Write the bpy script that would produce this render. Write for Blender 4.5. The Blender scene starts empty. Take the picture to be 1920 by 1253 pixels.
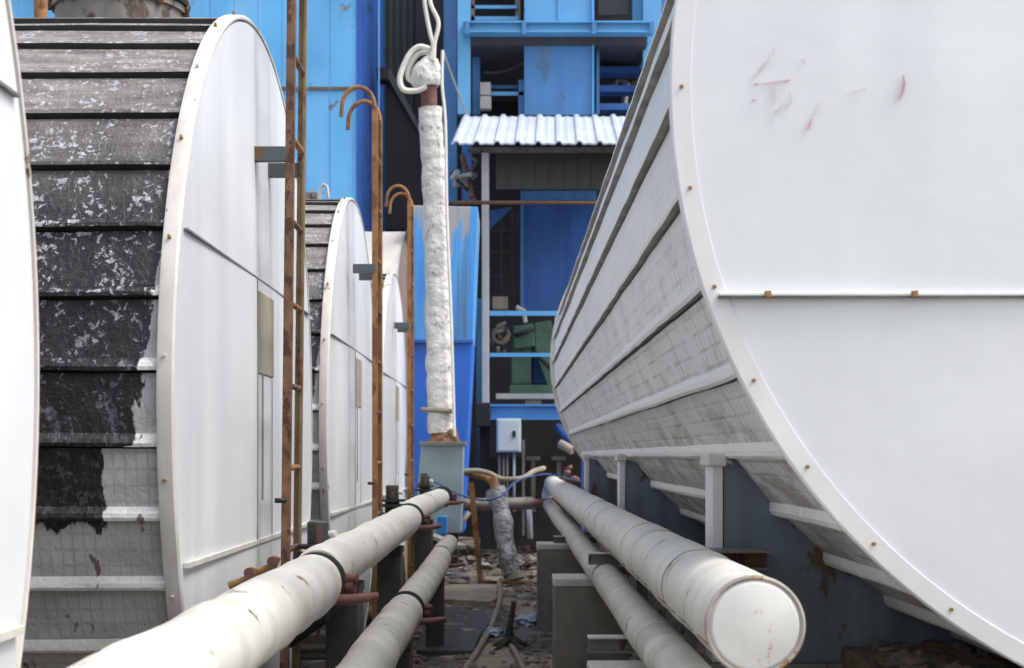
import bpy, bmesh, math, random
from mathutils import Vector, Matrix, noise
R_ = math.radians
random.seed(7)
sc = bpy.context.scene
C = sc.collection
# ---------------------------------------------------------------- camera
F = 2750.0; VX = 956.0; VY = 854.0          # focal length / principal point in pixels of the 1920 px photo
cam = bpy.data.cameras.new('Camera'); co = bpy.data.objects.new('Camera', cam); C.objects.link(co)
cam.sensor_width = 36; cam.lens = F / 1920 * 36
cam.shift_x = (960 - VX) / 1920; cam.shift_y = (VY - 626.5) / 1920
cam.clip_start = 0.05; cam.clip_end = 500
cam.dof.use_dof = True; cam.dof.focus_distance = 5.6; cam.dof.aperture_fstop = 5.6
co.location = (0, 0, 0); co.rotation_euler = (R_(90), 0, 0)
sc.camera = co
# ---------------------------------------------------------------- light
w = bpy.data.worlds.new('World'); sc.world = w; w.use_nodes = True
nt = w.node_tree; bg = nt.nodes['Background']
sky = nt.nodes.new('ShaderNodeTexSky'); sky.sky_type = 'NISHITA'; sky.sun_disc = False
SE, SR = 58, 107
sky.sun_elevation = R_(SE); sky.sun_rotation = R_(SR); sky.air_density = 1.0; sky.dust_density = 4.0; sky.ozone_density = 1.0
hs = nt.nodes.new('ShaderNodeHueSaturation'); hs.inputs['Saturation'].default_value = .42      # thin overcast
nt.links.new(sky.outputs[0], hs.inputs['Color']); nt.links.new(hs.outputs[0], bg.inputs[0]); bg.inputs[1].default_value = 0.15
sun = bpy.data.lights.new('Sun', 'SUN'); so = bpy.data.objects.new('Sun', sun); C.objects.link(so)
sun.energy = 0.95; sun.angle = R_(20); sun.color = (1.0, 0.97, 0.93)
sd = Vector((math.sin(R_(SR)) * math.cos(R_(SE)), math.cos(R_(SR)) * math.cos(R_(SE)), math.sin(R_(SE))))
so.rotation_euler = (-sd).to_track_quat('-Z', 'Y').to_euler(); so.location = (0, 0, 20)
sc.view_settings.view_transform = 'Standard'; sc.view_settings.look = 'None'
sc.view_settings.gamma = 1; sc.view_settings.exposure = 1.0

# ---------------------------------------------------------------- materials
def nodes(name):
    m = bpy.data.materials.new(name); m.use_nodes = True
    return m, m.node_tree, m.node_tree.nodes['Principled BSDF']
def mapped(t, coord, scale, loc=(0, 0, 0)):
    mp = t.nodes.new('ShaderNodeMapping'); mp.inputs['Scale'].default_value = scale; mp.inputs['Location'].default_value = loc
    t.links.new(coord, mp.inputs['Vector']); return mp.outputs[0]
def noise_n(t, vec, scale, detail=4, rough=.55, dist=0):
    n = t.nodes.new('ShaderNodeTexNoise'); n.inputs['Scale'].default_value = scale; n.inputs['Detail'].default_value = detail
    n.inputs['Roughness'].default_value = rough; n.inputs['Distortion'].default_value = dist
    t.links.new(vec, n.inputs['Vector']); return n.outputs['Fac']
def ramp(t, fac, a, b, va=0., vb=1.):
    n = t.nodes.new('ShaderNodeMapRange'); n.inputs[1].default_value = a; n.inputs[2].default_value = b
    n.inputs[3].default_value = va; n.inputs[4].default_value = vb; t.links.new(fac, n.inputs[0]); return n.outputs[0]
def math_n(t, op, a, b=None):
    n = t.nodes.new('ShaderNodeMath'); n.operation = op
    for i, v in enumerate((a, b)):
        if v is None: continue
        if isinstance(v, (int, float)): n.inputs[i].default_value = v
        else: t.links.new(v, n.inputs[i])
    return n.outputs[0]
def mix(t, fac, a, b):
    n = t.nodes.new('ShaderNodeMix'); n.data_type = 'RGBA'
    def put(s, v):
        if isinstance(v, (int, float)): s.default_value = v
        elif isinstance(v, tuple): s.default_value = (*v, 1)
        else: t.links.new(v, s)
    put(n.inputs[0], fac); put(n.inputs[6], a); put(n.inputs[7], b); return n.outputs[2]
def bump(t, b, h, strength, dist=.01):
    n = t.nodes.new('ShaderNodeBump'); n.inputs['Strength'].default_value = strength; n.inputs['Distance'].default_value = dist
    t.links.new(h, n.inputs['Height']); t.links.new(n.outputs[0], b.inputs['Normal'])
RUST = (.22, .075, .025)
def M(name, col, rough=.5, metal=0., var=.25, vs=3., streak=0., streak_col=(.1, .09, .08), ss=9., rust=0., rust_col=RUST, rs=7.,
      bmp=.15, bs=25., bd=.004, spec=.5, laps=0):
    m, t, b = nodes(name)
    pos = t.nodes.new('ShaderNodeNewGeometry').outputs['Position']
    n1 = noise_n(t, pos, vs, 6)
    dk = tuple(c * (1 - var) for c in col); lt = tuple(min(1, c * (1 + var * .35)) for c in col)
    c = mix(t, ramp(t, n1, .3, .7), dk, lt)
    if streak:
        n2 = noise_n(t, mapped(t, pos, (ss, ss, ss * .045)), 1, 2.5, .5)
        n2b = noise_n(t, pos, vs * .5, 2)
        f = math_n(t, 'MULTIPLY', ramp(t, n2, .45, .70, 0, streak), ramp(t, n2b, .35, .65))
        c = mix(t, f, c, streak_col)
    if rust:
        n3 = noise_n(t, mapped(t, pos, (1, 1, .55)), rs, 8, .68)
        f = ramp(t, n3, .665 - rust * .25, .70 - rust * .25)
        c = mix(t, f, c, mix(t, noise_n(t, pos, rs * 5, 3), rust_col, tuple(x * .45 for x in rust_col)))
    t.links.new(c, b.inputs['Base Color'])
    b.inputs['Metallic'].default_value = metal
    t.links.new(ramp(t, n1, .3, .7, rough - .08, min(1, rough + .1)), b.inputs['Roughness'])
    b.inputs['Specular IOR Level'].default_value = spec
    h = noise_n(t, pos, bs, 5, .6)
    if laps:                       # faint upright sheet laps, whichever way the wall faces
        sp = t.nodes.new('ShaderNodeSeparateXYZ'); t.links.new(pos, sp.inputs[0])
        fr = math_n(t, 'FRACT', math_n(t, 'DIVIDE', math_n(t, 'ADD', sp.outputs[0], sp.outputs[1]), laps))
        h = math_n(t, 'ADD', h, math_n(t, 'MULTIPLY', ramp(t, math_n(t, 'ABSOLUTE', math_n(t, 'SUBTRACT', fr, .5)), .49, .5), .12))
        c2 = mix(t, math_n(t, 'MULTIPLY', ramp(t, math_n(t, 'ABSOLUTE', math_n(t, 'SUBTRACT', fr, .5)), .490, .498), .30), c, (.40, .41, .42))
        t.links.new(c2, b.inputs['Base Color'])
    if bmp: bump(t, b, h, bmp, bd)
    return m
white_cap = M('white_sheet', (.73, .75, .775), .36, var=.12, vs=1.1, streak=.65, streak_col=(.42, .45, .48), ss=3.2, bmp=.28, bs=1.3, bd=.03)
cream_rim = M('cream_rim', (.68, .66, .61), .45, var=.18, vs=6, streak=.4, streak_col=(.32, .27, .20), ss=14, rust=.12)
white_rim = M('white_rim', (.74, .745, .75), .42, var=.08, vs=4, streak=.25, streak_col=(.5, .45, .38))
rusty = M('rust_steel', (.20, .105, .06), .85, var=.55, vs=14, rust=.55, rust_col=(.10, .045, .03), rs=16, bmp=.6, bs=60)
orange_rust = M('orange_rust', (.31, .155, .065), .85, var=.35, vs=9, rust=.5, rust_col=(.22, .09, .035), rs=9, bmp=.5, bs=60)
rust_dot = M('rust_dot', (.30, .17, .06), .8, var=.4, vs=40)
insul = M('painted_insulation', (.66, .645, .59), .48, var=.16, vs=3.2, streak=.5, streak_col=(.40, .37, .30), ss=7, rust=.17, rust_col=(.25, .19, .10), rs=9, bmp=.5, bs=7, bd=.012)
insul_low = M('dusty_insulation', (.56, .54, .48), .6, var=.28, vs=3, streak=.7, streak_col=(.30, .28, .23), rust=.12, rust_col=(.16, .12, .09), rs=8, bmp=.5, bs=8, bd=.012)
pipe_end = M('pipe_end_sheet', (.66, .655, .63), .42, var=.14, vs=7, rust=.13, rust_col=(.40, .22, .07), rs=7, bmp=.2)
wrapcloth = M('cloth_wrap', (.76, .75, .71), .9, var=.30, vs=9, rust=.26, rust_col=(.34, .31, .28), rs=11, bmp=1., bs=14, bd=.05)
foilwrap = M('foil_wrap', (.30, .30, .33), .42, metal=.35, var=.6, vs=7, rust=.42, rust_col=(.16, .12, .10), rs=8, bmp=1., bs=16, bd=.05)
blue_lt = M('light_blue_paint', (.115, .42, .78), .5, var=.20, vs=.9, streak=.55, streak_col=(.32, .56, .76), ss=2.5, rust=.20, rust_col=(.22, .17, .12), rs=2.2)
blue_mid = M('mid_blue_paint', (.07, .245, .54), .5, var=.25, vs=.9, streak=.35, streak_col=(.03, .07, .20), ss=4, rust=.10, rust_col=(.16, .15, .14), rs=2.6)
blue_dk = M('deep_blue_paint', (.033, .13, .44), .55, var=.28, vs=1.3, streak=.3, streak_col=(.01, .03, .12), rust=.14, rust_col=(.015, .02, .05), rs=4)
blue_frame = M('frame_blue_paint', (.12, .38, .68), .45, var=.15, vs=2, rust=.12, rust_col=(.14, .13, .12), rs=3)
silo_blue = M('faded_silo_blue', (.05, .29, .80), .45, var=.2, vs=1.2, streak=.6, streak_col=(.16, .20, .24), ss=5, rust=.16, rust_col=(.30, .25, .20), rs=2)
saddle_blue = M('slate_blue_paint', (.17, .225, .28), .5, var=.3, vs=2.5, streak=.8, streak_col=(.07, .065, .055), rust=.34, rust_col=(.12, .085, .04), rs=4.5)
dark = M('near_black', (.018, .018, .02), .6, var=.5, vs=2)  # near-black base, also used for the shadow panel and light-blocking wall
dark_wall = M('dark_corrugated', (.095, .10, .10), .5, var=.3, vs=1.5, streak=.4, streak_col=(.02, .02, .02))
canopy_m = M('canopy_sheet', (.47, .52, .61), .5, var=.15, vs=2, streak=.3, streak_col=(.55, .6, .7))
grey_post = M('grey_post', (.46, .48, .50), .5, var=.12, vs=4)
green_m = M('machine_green', (.07, .145, .09), .5, var=.35, vs=3, rust=.15, rust_col=(.05, .06, .05), rs=4)
panel_pale = M('pale_enclosure', (.50, .58, .57), .45, var=.10, vs=3)
concrete = M('concrete', (.23, .21, .18), .9, var=.45, vs=3, streak=.9, streak_col=(.08, .075, .07), ss=8, bmp=.6, bs=40)
conc_pale = M('pale_concrete_cap', (.50, .49, .45), .85, var=.2, vs=5, bmp=.5, bs=40)
dark_conc = M('dark_concrete', (.075, .07, .062), .9, var=.5, vs=5, bmp=.6, bs=30)  # darker version of the concrete colour
steel = M('dull_steel', (.20, .19, .17), .55, metal=.3, var=.4, vs=8, rust=.3, rust_col=(.10, .07, .05))
galv = M('galvanised_box', (.27, .34, .38), .5, metal=.3, var=.25, vs=3, bmp=.3, bs=30)
black_m = M('black_rubber', (.012, .012, .013), .55, var=.3, vs=10)
redox = M('red_oxide', (.15, .062, .052), .6, var=.4, vs=12, rust=.2, rust_col=(.45, .22, .14), rs=20)
tan = M('tan_board', (.37, .33, .26), .8, var=.2, vs=6, streak=.5, streak_col=(.12, .10, .08))
graphite = M('seam_dark', (.24, .24, .25), .7, var=.5, vs=9)
pale_strip = M('pale_strip', (.60, .59, .54), .5, var=.25, vs=9)
rope_m = M('white_hose', (.72, .70, .64), .7, var=.15, vs=9)
blue_hose = M('blue_hose', (.02, .06, .20), .5, var=.2, vs=5)
tan_hose = M('tan_hose', (.25, .225, .17), .7, var=.25, vs=6)
pink = M('faded_red_paint', (.62, .34, .42), .6, var=.2, vs=30)
pink_faint = M('very_faded_red_paint', (.70, .60, .64), .6, var=.2, vs=30)
beige = M('beige_barrel', (.50, .47, .43), .55, var=.2, vs=2, streak=.4, streak_col=(.30, .24, .2))
brown_cap = M('brown_cap', (.26, .17, .145), .7, var=.25, vs=3, streak=.4, streak_col=(.12, .08, .07))
soil = M('brown_soil', (.19, .13, .085), .95, var=.5, vs=6, bmp=1, bs=25, bd=.05)
brickm = M('old_brick', (.07, .06, .052), .9, var=.5, vs=5, bmp=.7, bs=30)
blue_bit = M('bright_blue_plastic', (.03, .22, .62), .4, var=.15)
blue_silver = M('crumpled_silver_blue', (.30, .36, .46), .35, metal=.4, var=.6, vs=14, bmp=1, bs=20, bd=.03)
stone_m = M('rubble_stone', (.17, .15, .12), .95, var=.6, vs=9, bmp=.6, bs=30)

def ground_mat():
    m, t, b = nodes('alley_ground')
    pos = t.nodes.new('ShaderNodeNewGeometry').outputs['Position']
    n = noise_n(t, mapped(t, pos, (1.3, .55, 1)), 1.6, 9, .62, .5)
    c = mix(t, ramp(t, n, .47, .55), (.055, .052, .05), (.36, .31, .235))
    n2 = noise_n(t, pos, 14, 6, .7)
    c = mix(t, ramp(t, n2, .50, .70, 0, .8), c, (.42, .37, .285))
    c = mix(t, ramp(t, noise_n(t, pos, 5, 6), .5, .7, 0, .6), c, (.05, .045, .04))
    t.links.new(c, b.inputs['Base Color'])
    t.links.new(ramp(t, n, .45, .58, .35, .95), b.inputs['Roughness'])
    bump(t, b, math_n(t, 'ADD', n2, n), 1.0, .05)
    return m
ground_m = ground_mat()

def barrel_mat(name, tar, rib):
    """sheet cladding: UV = (metres from the end cap, metres round the barrel)"""
    m, t, b = nodes(name)
    uv = t.nodes.new('ShaderNodeUVMap').outputs[0]
    sp = t.nodes.new('ShaderNodeSeparateXYZ'); t.links.new(uv, sp.inputs[0]); U, V = sp.outputs[0], sp.outputs[1]
    big = noise_n(t, mapped(t, uv, (.6, 1.6, 1)), 1.7, 6, .6)
    if rib: c = mix(t, ramp(t, big, .3, .7), (.74, .735, .71), (.82, .815, .79))
    elif tar: c = mix(t, ramp(t, big, .3, .7), (.42, .42, .42), (.60, .60, .595))
    else: c = mix(t, ramp(t, big, .3, .7), (.72, .73, .74), (.82, .82, .82))
    # rolled lines along the barrel and sheet laps round it
    def lines(co, pitch, wid, wob):
        ww = math_n(t, 'ADD', co, math_n(t, 'MULTIPLY', noise_n(t, uv, 1.2, 2), wob))
        fr = math_n(t, 'FRACT', math_n(t, 'DIVIDE', ww, pitch))
        return ramp(t, math_n(t, 'ABSOLUTE', math_n(t, 'SUBTRACT', fr, .5)), .5 - wid, .5)
    la = lines(V, .052, .17, .006); lb = lines(U, .085 if not tar else .035, .16 if not tar else .13, .02)
    lc = lines(U, .61, .03, .05)
    vis = ramp(t, noise_n(t, mapped(t, uv, (2.2, .9, 1)), 2.0, 4), .38, .66)
    if not tar: vis = math_n(t, 'MULTIPLY', vis, ramp(t, V, -.10, -.50, .18, 1))
    ln = math_n(t, 'MULTIPLY', math_n(t, 'MAXIMUM', math_n(t, 'MULTIPLY', la, .75), math_n(t, 'MAXIMUM', lb, lc)), vis)
    if not rib: c = mix(t, math_n(t, 'MULTIPLY', ln, .52), c, (.13, .12, .10))
    # blotchy grime, heavier near the cap
    g = noise_n(t, mapped(t, uv, (1, 2.4, 1)), 3.2, 7, .66)
    gf = ramp(t, g, .50, .68, 0, .0 if rib and not tar else .42)
    if not tar: gf = math_n(t, 'MULTIPLY', gf, ramp(t, V, -.05, -.60, .12, 1))
    c = mix(t, gf, c, (.22, .20, .16))
    if not tar and not rib:
        low = ramp(t, V, -.75, -.95)
        c = mix(t, math_n(t, 'MULTIPLY', low, ramp(t, g, .44, .58, 0, .6)), c, (.38, .32, .24))
    rough = ramp(t, big, .3, .7, .35, .6)
    if tar:
        bn = noise_n(t, mapped(t, uv, (3, 1.4, 1)), 5, 6, .65)
        # brushed tar coat: stops a hand's width from the cap and above the belly, ragged edges
        step = math_n(t, 'ADD', ramp(t, V, -.135, -.150, 0, .115), ramp(t, V, .75, .0, .006, .078))
        stepn = math_n(t, 'ADD', step, ramp(t, bn, .3, .7, -.028, .028))
        mu = ramp(t, math_n(t, 'SUBTRACT', U, stepn), -.003, .003)
        mv = ramp(t, math_n(t, 'ADD', V, ramp(t, bn, .3, .7, -.035, .035)), -.405, -.398)
        holes = noise_n(t, mapped(t, uv, (1, 1, 1), (3, 1, 0)), 46, 5, .66, .6)
        clus = noise_n(t, uv, 8.5, 4, .65)
        spot = math_n(t, 'MULTIPLY', ramp(t, math_n(t, 'ADD', holes, math_n(t, 'MULTIPLY', clus, .75)), 0.955, 1.00), ramp(t, noise_n(t, uv, 60, 3), .35, .6, .45, 1)); spot = math_n(t, 'MULTIPLY', spot, ramp(t, math_n(t, 'ADD', V, ramp(t, bn, .3, .7, -.15, .15)), -.1, .35, .15, 1))
        mask = math_n(t, 'MULTIPLY', mu, mv)
        up = ramp(t, V, .45, 1.25)
        tarc = mix(t, ramp(t, noise_n(t, mapped(t, uv, (1, 5, 1)), 7, 6, .7), .35, .7), (.005, .005, .006), (.026, .025, .027))
        dust_sheen = mix(t, ramp(t, noise_n(t, mapped(t, uv, (1, 6, 1)), 4, 5, .7), .35, .7), (.15, .13, .125), (.40, .375, .35))
        tarc = mix(t, ramp(t, math_n(t, 'ADD', up, ramp(t, noise_n(t, uv, 3, 4), .3, .7, -.2, .2)), .15, 1.0, 0, .82), tarc, dust_sheen)  # dust tone on the upper tar also paints in the sky sheen
        tarc = mix(t, spot, tarc, (.46, .47, .52))
        c = mix(t, mask, c, tarc)
        dr = ramp(t, noise_n(t, mapped(t, uv, (1, .45, 1), (5, 5, 0)), 14, 4, .6), .625, .65, 0, .8)
        c = mix(t, math_n(t, 'MULTIPLY', dr, math_n(t, 'SUBTRACT', 1, mask)), c, (.07, .04, .025))
        rough = ramp(t, bn, .3, .7, .30, .55)
        bump(t, b, math_n(t, 'ADD', holes, math_n(t, 'MULTIPLY', bn, 2)), .7, .008)
    else:
        bump(t, b, math_n(t, 'SUBTRACT', math_n(t, 'MULTIPLY', big, 2), ln), .5, .010)
    t.links.new(c, b.inputs['Base Color']); t.links.new(rough, b.inputs['Roughness'])
    b.inputs['Metallic'].default_value = .05 if not tar else .0
    return m
tar_m = barrel_mat('tarred_cladding', True, False); tar_rib = barrel_mat('tarred_rib', True, True)
clad_m = barrel_mat('ribbed_cladding', False, False); clad_rib = barrel_mat('cladding_rib', False, True)

lap_gap = M('lap_shade', (.04, .038, .035), .8, var=.5, vs=9)  # shade under the rib overhang, put into the groove colour
# ---------------------------------------------------------------- mesh helpers
def P(px, py, d): return Vector(((px - VX) * d / F, d, (VY - py) * d / F))
class MB:
    def __init__(s): s.bm = bmesh.new(); s.uv = None; s.pending = None
    def face(s, vs, smooth=False, mi=0):
        try: f = s.bm.faces.new(vs)
        except ValueError: return None
        f.smooth = smooth; f.material_index = mi; return f
    def hexa(s, p):
        v = [s.bm.verts.new(q) for q in p]
        for ix in ((0, 3, 2, 1), (4, 5, 6, 7), (0, 1, 5, 4), (1, 2, 6, 5), (2, 3, 7, 6), (3, 0, 4, 7)): s.face([v[i] for i in ix])
        return s
    def box(s, x0, x1, y0, y1, z0, z1):
        return s.hexa([(x0, y0, z0), (x1, y0, z0), (x1, y1, z0), (x0, y1, z0), (x0, y0, z1), (x1, y0, z1), (x1, y1, z1), (x0, y1, z1)])
    def pbox(s, px0, px1, py0, py1, d, th):          # front face seen at those photo pixels at depth d
        a, b = P(px0, py1, d), P(px1, py0, d)
        return s.box(a.x, b.x, d, d + th, a.z, b.z)
    def prism(s, pts, d, th):                        # polygon in a plane facing the camera, given real thickness
        a = [s.bm.verts.new(P(x, y, d)) for x, y in pts]; b = [s.bm.verts.new(P(x, y, d) + Vector((0, th, 0))) for x, y in pts]
        s.face(a); s.face(b[::-1])
        for i in range(len(a)): j = (i + 1) % len(a); s.face([a[i], b[i], b[j], a[j]])
        return s
    def bar(s, p, q, wx, wz, up=Vector((0, 0, 1))):
        p, q = Vector(p), Vector(q); d = (q - p).normalized()
        if abs(d.dot(up)) > .95: up = Vector((0, 1, 0))
        sx = d.cross(up).normalized() * wx / 2; sz = sx.normalized().cross(d).normalized() * wz / 2
        return s.hexa([p - sx - sz, p + sx - sz, p + sx + sz, p - sx + sz, q - sx - sz, q + sx - sz, q + sx + sz, q - sx + sz])
    def tube(s, pts, r, seg=16, cap=True, jit=0, lump=0, fs=8):
        pts = [Vector(p) for p in pts]; n = len(pts)
        rs = r if isinstance(r, (list, tuple)) else [r] * n
        rings = []; prev = None
        for i, p in enumerate(pts):
            d = (pts[min(i + 1, n - 1)] - pts[max(i - 1, 0)]).normalized()
            if prev is None:
                u = d.cross(Vector((0, 0, 1)));
                if u.length < .1: u = d.cross(Vector((0, 1, 0)))
            else: u = prev - d * prev.dot(d)
            u.normalize(); prev = u; v = d.cross(u)
            ring = []
            for k in range(seg):
                a = 2 * math.pi * k / seg; dirv = u * math.cos(a) + v * math.sin(a)
                rr = rs[i]
                if lump: rr *= 1 + lump * noise.noise((p + dirv * rs[i]) * fs)
                ring.append(s.bm.verts.new(p + dirv * rr))
            rings.append(ring)
        for a, b in zip(rings, rings[1:]):
            for k in range(seg): j = (k + 1) % seg; s.face([a[k], a[j], b[j], b[k]], True)
        if cap: s.face(rings[0][::-1]); s.face(rings[-1])
        return s
    def lathe(s, prof, fn, seg=96, closed=False, mi=0, smooth=True):     # prof: (radius, u); fn(t, r, u) -> point
        rings = []
        for r, u in prof:
            rings.append([s.bm.verts.new(fn(0, 0, u))] if r < 1e-6 else [s.bm.verts.new(fn(2 * math.pi * k / seg, r, u)) for k in range(seg)])
        pr = list(zip(rings, rings[1:])) + ([(rings[-1], rings[0])] if closed else [])
        for a, b in pr:
            for k in range(seg):
                j = (k + 1) % seg
                if len(a) == 1: s.face([a[0], b[j], b[k]], smooth, mi)
                elif len(b) == 1: s.face([a[k], a[j], b[0]], smooth, mi)
                else: s.face([a[k], a[j], b[j], b[k]], smooth, mi)
        return s
    def build(s, name, mats, parent=None, bevel=0, label=None, sharp=35):
        bmesh.ops.recalc_face_normals(s.bm, faces=s.bm.faces)
        for e in s.bm.edges:
            if len(e.link_faces) == 2 and e.calc_face_angle(0) > R_(sharp): e.smooth = False
        root = parent
        while root is not None and root.parent is not None: root = root.parent
        if root is not None: off = Vector(root['_loc'])
        else:
            vs = s.bm.verts; xs = [v.co.x for v in vs]; ys = [v.co.y for v in vs]; zs = [v.co.z for v in vs]
            off = Vector(((min(xs) + max(xs)) / 2, (min(ys) + max(ys)) / 2, min(zs)))
        for v in s.bm.verts: v.co -= off
        me = bpy.data.meshes.new(name); s.bm.to_mesh(me); s.bm.free()
        for m in (mats if isinstance(mats, (list, tuple)) else [mats]): me.materials.append(m)
        o = bpy.data.objects.new(name, me); C.objects.link(o)
        if parent is not None: o.parent = parent
        else: o.location = off
        if label: o['label'] = label
        if bevel:
            bv = o.modifiers.new('Bevel', 'BEVEL'); bv.width = bevel; bv.segments = 2; bv.limit_method = 'ANGLE'
        return o
def tag(o, label=None, cat=None, group=None, kind=None):
    for k, v in (('label', label), ('category', cat), ('group', group), ('kind', kind)):
        if v: o[k] = v
    return o
def empty(name, loc, label, cat, group=None):
    o = bpy.data.objects.new(name, None); C.objects.link(o); o.location = loc; o['_loc'] = tuple(loc); o.empty_display_size = .2
    return tag(o, label, cat, group)
def copy_tree(o, parent=None):
    c = o.copy(); C.objects.link(c); c.parent = parent
    for ch in [x for x in bpy.data.objects if x.parent == o]: copy_tree(ch, c)
    return c
def again(o, loc, label, **kw):
    c = copy_tree(o); c.location = loc; c['label'] = label; c['_loc'] = tuple(loc)
    for k, v in kw.items(): c[k] = v
    return c

# ---------------------------------------------------------------- setting: ground
GZ = -1.32
def ground_z(x, y):
    z = GZ
    z += .05 * noise.noise(Vector((x * .9, y * .7, 0))) + .03 * noise.noise(Vector((x * 3, y * 3, 5)))
    if x < -.9: z -= .25 * min(1, (-.9 - x) / .3)
    if x > .9: z += .72 * min(1, (x - .9) / .22) * (1 if y < 16 else max(0, 1 - (y - 16)))
    return z
b = MB(); nx, ny = 150, 220
gx = [-3 + 7 * i / nx for i in range(nx + 1)]; gy = [1 + 24 * j / ny for j in range(ny + 1)]
gx = [-150, -60, -20, -8] + gx + [8, 20, 60, 150]; gy = [-150, -60, -20, -6] + gy + [40, 80, 160, 300]
gv = [[b.bm.verts.new((x, y, ground_z(min(max(x, -3), 4), y))) for x in gx] for y in gy]
for j in range(len(gy) - 1):
    for i in range(len(gx) - 1): b.face([gv[j][i], gv[j][i + 1], gv[j + 1][i + 1], gv[j + 1][i]], True)
tag(b.build('ground', ground_m, sharp=180), kind='structure')

# ---------------------------------------------------------------- tanks
def barrel(mb, fn, R, L, phase, pitch=8.64, h=.020, hw=.014, nu=26, seed=0, gw=.003):
    uvl = mb.bm.loops.layers.uv.new('UVMap')
    n = round(360 / pitch); pitch = 360 / n; prof = []
    for k in range(n):
        tc = R_(phase + k * pitch); a = lambda m: tc + m / R
        # going upward: groove below the lap, steep lower face, rib, sloping upper face, then the panel
        prof += [(a(-hw - gw - .004), 0, 0), (a(-hw - gw), -.016, 0), (a(-hw - .001), -.016, 0), (a(-hw), h, 1), (a(-hw * .2), h * 1.12, 1), (a(hw * .7), h * .9, 1), (a(hw + .012), 0, 0)]
        st = R_(pitch) / 4
        for q in (1.2, 2, 2.8): prof.append((tc + st * q, -.003, 0))
    us = [L * (i / nu) ** 1.3 for i in range(nu + 1)]
    rows = []
    for ui, u in enumerate(us):
        row = []
        for (t, dr, ri) in prof:
            j = .004 * noise.noise(Vector((u * 3.1, t * 2, seed))) if ri else .006 * noise.noise(Vector((u * 1.1, t * 2.3, seed + 9)))
            tj = .004 * noise.noise(Vector((u * 4, t * 3, seed + 4))) / R
            row.append((mb.bm.verts.new(fn(t + tj, R + dr + j, u)), u, t))
        rows.append(row)
    N = len(prof)
    for A, B in zip(rows, rows[1:]):
        for k in range(N):
            j = (k + 1) % N
            rib = prof[k][2] and (prof[j][2] or True) and k % 10 in (3, 4, 5)
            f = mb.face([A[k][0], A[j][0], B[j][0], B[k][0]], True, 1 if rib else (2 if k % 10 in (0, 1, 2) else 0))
            if f:
                d = {A[k][0]: A[k], A[j][0]: A[j], B[j][0]: B[j], B[k][0]: B[k]}
                for l in f.loops:
                    _, u, t = d[l.vert]
                    t = (t + math.pi - 1e-6) % (2 * math.pi) - math.pi
                    l[uvl].uv = (u, t * R)
    return mb

TR, TH = 1.56, .17
def small_tank():
    D, a = 6.0, -1.02
    root = empty('storage_tank', (a, D, GZ - .1), 'white-ended horizontal tank with black tarred barrel, second from the camera, behind the tall rusty ladder', 'tank', 'white-ended tanks in a row on the left of the alley')
    fn = lambda t, r, u: (a - u, D - r * math.cos(t), TH + r * math.sin(t))
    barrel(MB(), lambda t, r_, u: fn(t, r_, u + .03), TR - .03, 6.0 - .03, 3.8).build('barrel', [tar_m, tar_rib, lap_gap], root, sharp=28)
    fc = lambda t, r, u: (a + u, D - r * math.cos(t), TH + r * math.sin(t))
    MB().lathe([(0, .012), (.6, .010), (1.1, .004), (TR - .022, -.002), (TR - .018, -.03), (0, -.04)], fc, 160).build('end_cap', white_cap, root)
    MB().lathe([(TR + .002, -.05), (TR + .005, -.042), (TR + .003, -.004), (TR - .004, .003), (TR - .012, .002), (TR - .014, -.045)], fc, 160, True).build('rim', cream_rim, root); rim = [c for c in bpy.data.objects if c.parent == root and c.name.startswith('rim')][0]
    MB().lathe([(0, 0), (TR - .02, 0), (TR - .02, .05), (0, .05)], lambda t, r, u: (a - 6.0 - u, D - r * math.cos(t), TH + r * math.sin(t)), 96).build('back_cap', white_cap, root)
    def half(z): return math.sqrt((TR - .05) ** 2 - (z - TH) ** 2)
    for z, mt, hh, pr in ((.71, graphite, .006, .012), (-.345, pale_strip, .016, .018)):
        y1 = D + half(z); MB().box(a + .0, a + pr, D - half(z), y1, z - hh / 2, z + hh / 2).build('seam_strip', mt, root)
    MB().box(a, a + .0135, D - .145, D - .137, -.34, .705).build('vertical_seam', graphite, root)
    MB().box(a, a + .0135, D + .216, D + .220, -.34, .32).build('vertical_seam', graphite, root)
    MB().box(a, a + .0138, D - .04, D - .006, -.18, .325).build('stain_strip', M('tar_run', (.20, .21, .22), .6, var=.6, vs=10), root)
    MB().box(a, a + .0165, D - .12, D + .24, .33, .66).build('patch_plate', tan, root, bevel=.003, label='tan board patch below the seam')
    for k in range(26):
        t = 2 * math.pi * (k + .35) / 26
        p = Vector(fc(t, TR + .002, -.028)); q = Vector(fc(t, TR + .017, -.028))
        MB().tube([p, q], .0055, 8).build('clip', rust_dot if k % 3 else pale_strip, rim)
    for x in (a - 1.2, a - 4.8):
        m = MB(); prof = []
        n = 14
        for i in range(n + 1):
            t = R_(-140 + 100 * i / n); prof.append((D - (TR - .02) * math.cos(t), TH + (TR - .02) * math.sin(t)))
        for (y0, z0), (y1, z1) in zip(prof, prof[1:]):
            m.hexa([(x - .12, y0, GZ - .6), (x + .12, y0, GZ - .6), (x + .12, y1, GZ - .6), (x - .12, y1, GZ - .6), (x - .12, y0, z0), (x + .12, y0, z0), (x + .12, y1, z1), (x - .12, y1, z1)])
        m.build('cradle', concrete, root)
    return root
t1 = small_tank(); z0 = GZ - .1
again(t1, (-.98, 1.49, z0), 'nearest white-ended horizontal tank, cut off by the left edge')
again(t1, (-1.05, 10.0, z0), 'horizontal tank with white end behind the second, hook-topped ladder')
again(t1, (-1.09, 14.0, z0), 'small-looking farthest white-ended tank behind the third ladder')

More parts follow.
